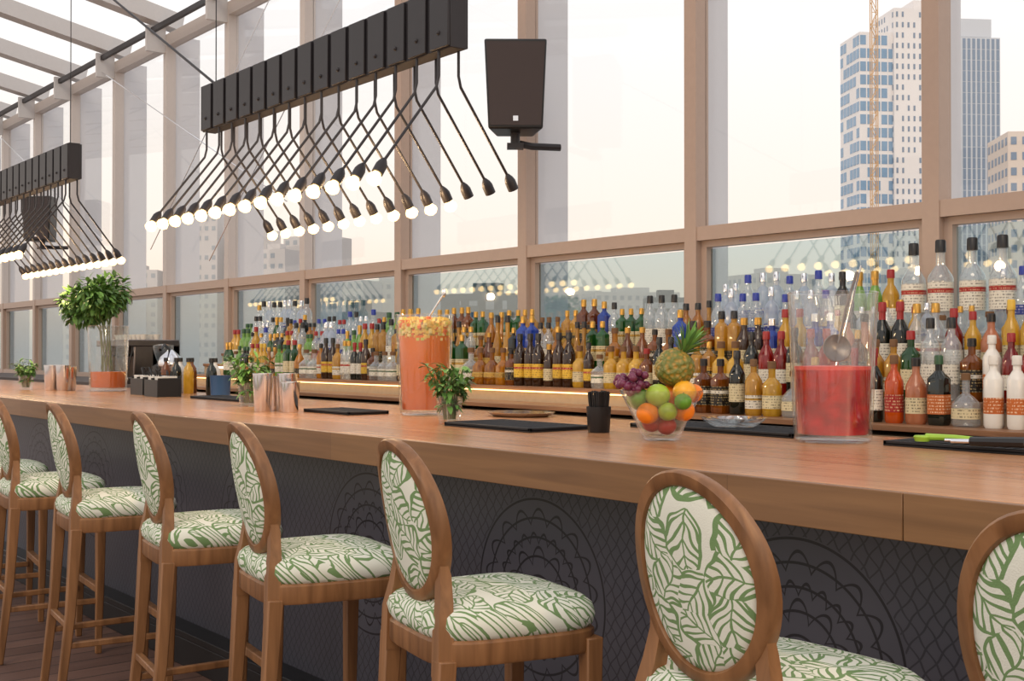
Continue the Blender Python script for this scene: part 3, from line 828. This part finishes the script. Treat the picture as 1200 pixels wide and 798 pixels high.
# fruit bowl
p = empty('fruit_bowl', (-2.48, 2.56, ZC))
b = MB(); b.lathe([(.050, 0), (.056, .004), (.075, .05), (.100, .10), (.126, .150), (.122, .150), (.095, .10), (.070, .05), (.05, .014), (.004, .012)], 36); b.obj('glass_bowl', [M_glass], p)
Fo = simple('orange_peel', C(236, 130, 20), .45, vs=60); Fg = simple('green_apple', C(156, 180, 56), .3, vs=14, var=.25); Fl = simple('lime_peel', C(90, 142, 38), .4)
Fr = simple('pomegranate', C(176, 30, 28), .35, vs=10, var=.3); Fy = simple('mango_peel', C(234, 166, 36), .35, vs=8, var=.25); Fp = simple('grape_skin', C(104, 38, 68), .25, vs=10, var=.4)
def fpos(r_, t_, u_): return Rv * r_ + Tv * t_ + Vector((0, 0, u_))
b = MB()
def fruit(r_, t_, u_, R, m, sc=(1, 1, .94)):
    n = 12; c = fpos(r_, t_, u_)
    prof = [(max(.0015, R * math.sin(PI * i / n)), -R * math.cos(PI * i / n) * sc[2] * (1 if i < n else .86)) for i in range(n + 1)]
    b.lathe(prof, 18, c, m, sc[0], sc[1]); b.tube([c + Vector((0, 0, R * .78)), c + Vector((.003, 0, R * 1.02))], .002, 5, 6)
for q in ((.015, .01, .044, .030, 3), (-.028, .0, .052, .03, 3), (-.045, .045, .082, .034, 0), (.012, .06, .088, .029, 1), (.062, .035, .090, .034, 0), (.02, -.05, .08, .036, 1),
          (-.015, .045, .135, .037, 1), (.066, .03, .145, .036, 4), (-.07, .01, .125, .036, 2), (.03, -.03, .13, .036, 0), (-.04, -.05, .13, .036, 4), (.098, -.01, .14, .030, 0), (.055, .075, .118, .026, 2)):
    fruit(*q)
b.obj('fruit', [Fo, Fg, Fl, Fr, Fy, Fg, M_stem], p)
b = MB()
for i in range(46):
    d = Vector((random.gauss(0, 1), random.gauss(0, 1), random.gauss(0, 1))).normalized() * random.uniform(.5, 1)
    b.ball(fpos(-.085, .02, .172) + Vector((d.x * .05, d.y * .05, d.z * .034)), .0125, seg=10)
b.obj('grapes', [Fp], p)
_t = NT('pineapple_skin'); nz = _t.n('ShaderNodeTexVoronoi', {'Vector': _t.obj(), 'Scale': 70.0})
M_pine = _t.pbr(_t.mix(_t.m('MULTIPLY', nz.outputs[0], 1.6), C(190, 140, 56), C(110, 116, 50)), .5, 0, bump=nz.outputs[0], bstr=.6)
ax = (Rv * .45 + Vector((0, 0, 1)) * .8 + Tv * -.1).normalized()
q = Vector((0, 0, 1)).rotation_difference(ax).to_matrix().to_4x4()
Mp = Matrix.Translation(fpos(.015, -.01, .165)) @ q
b = MB(); NS, NZ = 48, 40; vs = []; fs = []
for i in range(NZ + 1):
    t = i / NZ; z = .115 * t
    for k in range(NS):
        a = 2 * PI * k / NS
        bump = abs(math.sin(6 * a + t * 12)) * abs(math.sin(6 * a - t * 12))
        r_ = .055 * math.sqrt(max(0.0, 1 - abs(2 * t - 1) ** 2.6)) + .001
        r_ *= 1 + .09 * bump
        vs.append((r_ * math.cos(a), r_ * math.sin(a), z))
for i in range(NZ):
    for k in range(NS):
        k2 = (k + 1) % NS; fs.append((i * NS + k, i * NS + k2, (i + 1) * NS + k2, (i + 1) * NS + k))
b.add(vs, fs, 0, Mp); b.obj('pineapple_body', [M_pine], p, sharp=1.5)
b = MB(); tip = Mp @ Vector((0, 0, .108)); q3 = q.to_3x3()
for ring in range(6):
    for k in range(9):
        a = k * 2 * PI / 9 + ring * .35; sp_ = 1.15 - ring * .2
        d = q3 @ Vector((math.cos(a) * sp_, math.sin(a) * sp_, 1))
        b.leaf(tip + q3 @ Vector((math.cos(a) * .008, math.sin(a) * .008, ring * .004)), d, q3 @ Vector((-math.cos(a), -math.sin(a), .6)), .052 + ring * .007, .011, ring % 2, .25)
b.obj('pineapple_crown', [M_leafd, M_leaf], p)

p = empty('citrus_juicer', (-9.45, 3.92, 1.08))
b = MB(); b.lathe([(.08, 0), (.09, .01), (.085, .12), (.10, .16), (.10, .20), (.085, .24), (.04, .28), (.02, .30)], 28); b.obj('body', [M_steel], p)
b = MB(); b.tube([(.09, 0, .05), (.12, -.02, .10)], .012, 8); b.tube([(0, 0, .29), (.07, -.08, .34), (.13, -.14, .30)], .012, 8); b.obj('lever', [M_blackp], p)
p = empty('coffee_grinder', (-9.8, 4.0, 1.08))
b = MB(); b.lathe([(.08, 0, 5), (.08, .16, 5), (.05, .18, 3), (.05, .2, 2)], 24); b.obj('base', [M_blackp], p)
b = MB(); b.lathe([(.05, .2), (.085, .30), (.085, .34), (.03, .35)], 24); b.obj('hopper', [M_glass], p)
p = empty('espresso_machine', (-10.55, 4.1, 1.08))
b = MB(); b.box((0, .08, .20), (.75, .26, .34)); b.box((0, -.04, .36), (.78, .48, .06)); b.box((0, -.06, .03), (.78, .44, .06))
for s in (-1, 1): b.box((s * .36, 0, .2), (.03, .42, .34))
b.obj('body', [M_chrome_dark], p, bevel=.008)
b = MB()
for s in (-.18, .18):
    b.lathe([(.035, .25), (.04, .26), (.04, .33)], 18, (s, -.12, 0)); b.tube([(s, -.12, .26), (s, -.30, .24)], .013, 8)
b.tube([(.33, -.2, .33), (.34, -.24, .2), (.34, -.25, .12)], .006, 8); b.tube([(-.33, -.2, .33), (-.34, -.24, .2), (-.34, -.25, .12)], .006, 8)
b.obj('group_heads', [M_blackp], p)
b = MB()
for i in range(14): b.lathe([(.022, .39), (.034, .44), (.031, .44), (.01, .395)], 14, (-.32 + (i % 7) * .105, -.1 + (i // 7) * .12, 0))
b.obj('cups', [Kw], p)

# ------------------------------------------------------------------ city outside
def far(a, Z, z=0):
    return Vector((Z * (.625 * a - .78), Z * (.78 * a + .625), z))
BW = simple('tower_white_cladding', C(232, 228, 226), .6, var=.02); BG = simple('tower_blue_glass', C(126, 158, 188), .25, var=.2, vs=.3)
BGr = simple('tower_grey_cladding', C(200, 204, 210), .6, var=.03); BBe = simple('tower_beige', C(216, 202, 190), .7, var=.04); BW2 = simple('tower_window', C(126, 142, 162), .3)
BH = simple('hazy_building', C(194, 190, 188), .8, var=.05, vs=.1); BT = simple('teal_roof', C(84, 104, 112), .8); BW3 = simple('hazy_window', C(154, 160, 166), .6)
def facade(b, w_, d_, z0, z1, cx, fl, col, wm, sx_=.6, sz_=.5, skip=0.0, rnd=None):
    b.box((cx, 0, (z0 + z1) / 2), (w_, d_, z1 - z0), 0)
    nf = int((z1 - max(z0, -20)) / fl); nc = max(2, int(w_ / col))
    cw = w_ / nc
    for i in range(nf):
        z = z1 - fl * (i + .6)
        for j in range(nc):
            if random.random() < skip: continue
            b.box((cx - w_ / 2 + cw * (j + .5), -d_ / 2 - .03, z), (cw * sx_, .1, fl * sz_), wm)
        nd = max(2, int(d_ / col)); dw = d_ / nd
        for j in range(nd):
            if random.random() < skip: continue
            b.box((cx - w_ / 2 - .03, -d_ / 2 + dw * (j + .5), z), (.1, dw * sx_, fl * sz_), wm)
ROT = math.radians(51.3)
b = MB()
facade(b, 15, 14, -60, 87, 4, 2.6, 1.5, 2, .32, .5, .2)
facade(b, 9.2, 12, -60, 81, -7.5, 3.3, 1.8, 1, .80, .72, .12)
b.box((7, 0, 88.5), (8, 8, 3), 0)
b.obj('skyscraper', [BW, BG, BW2], loc=far(.326, 300, 0), rz=ROT + .12)
b = MB(); facade(b, 12.5, 12, -60, 88, 0, 3.0, 1.3, 1, .6, .94)
b.box((0, 0, 91), (9, 9, 5), 0); b.obj('skyscraper', [BGr, BW2], loc=far(.388, 330), rz=ROT + .1)
b = MB(); facade(b, 16, 14, -60, 47, 0, 3.2, 2.2, 1, .5, .5); b.obj('skyscraper', [BBe, BW2], loc=far(.446, 250), rz=ROT - .1)
b = MB(); Mor = simple('crane_yellow', C(206, 164, 112), .6)
for sx_, sy_ in ((-1, -1), (1, -1), (1, 1), (-1, 1)):
    b.box((sx_ * .7, sy_ * .7, 30), (.18, .18, 170))
for i in range(56):
    z = -50 + i * 3; s = 1 if i % 2 else -1
    for yy in (-.7, .7): b.tube([(-.7 * s, yy, z), (.7 * s, yy, z + 3)], .09, 5)
    b.box((0, -.7, z), (1.4, .12, .12))
b.box((-6, 0, 104), (50, 1.2, 1.4))
b.obj('tower_crane', [Mor], loc=far(.308, 280), rz=ROT)
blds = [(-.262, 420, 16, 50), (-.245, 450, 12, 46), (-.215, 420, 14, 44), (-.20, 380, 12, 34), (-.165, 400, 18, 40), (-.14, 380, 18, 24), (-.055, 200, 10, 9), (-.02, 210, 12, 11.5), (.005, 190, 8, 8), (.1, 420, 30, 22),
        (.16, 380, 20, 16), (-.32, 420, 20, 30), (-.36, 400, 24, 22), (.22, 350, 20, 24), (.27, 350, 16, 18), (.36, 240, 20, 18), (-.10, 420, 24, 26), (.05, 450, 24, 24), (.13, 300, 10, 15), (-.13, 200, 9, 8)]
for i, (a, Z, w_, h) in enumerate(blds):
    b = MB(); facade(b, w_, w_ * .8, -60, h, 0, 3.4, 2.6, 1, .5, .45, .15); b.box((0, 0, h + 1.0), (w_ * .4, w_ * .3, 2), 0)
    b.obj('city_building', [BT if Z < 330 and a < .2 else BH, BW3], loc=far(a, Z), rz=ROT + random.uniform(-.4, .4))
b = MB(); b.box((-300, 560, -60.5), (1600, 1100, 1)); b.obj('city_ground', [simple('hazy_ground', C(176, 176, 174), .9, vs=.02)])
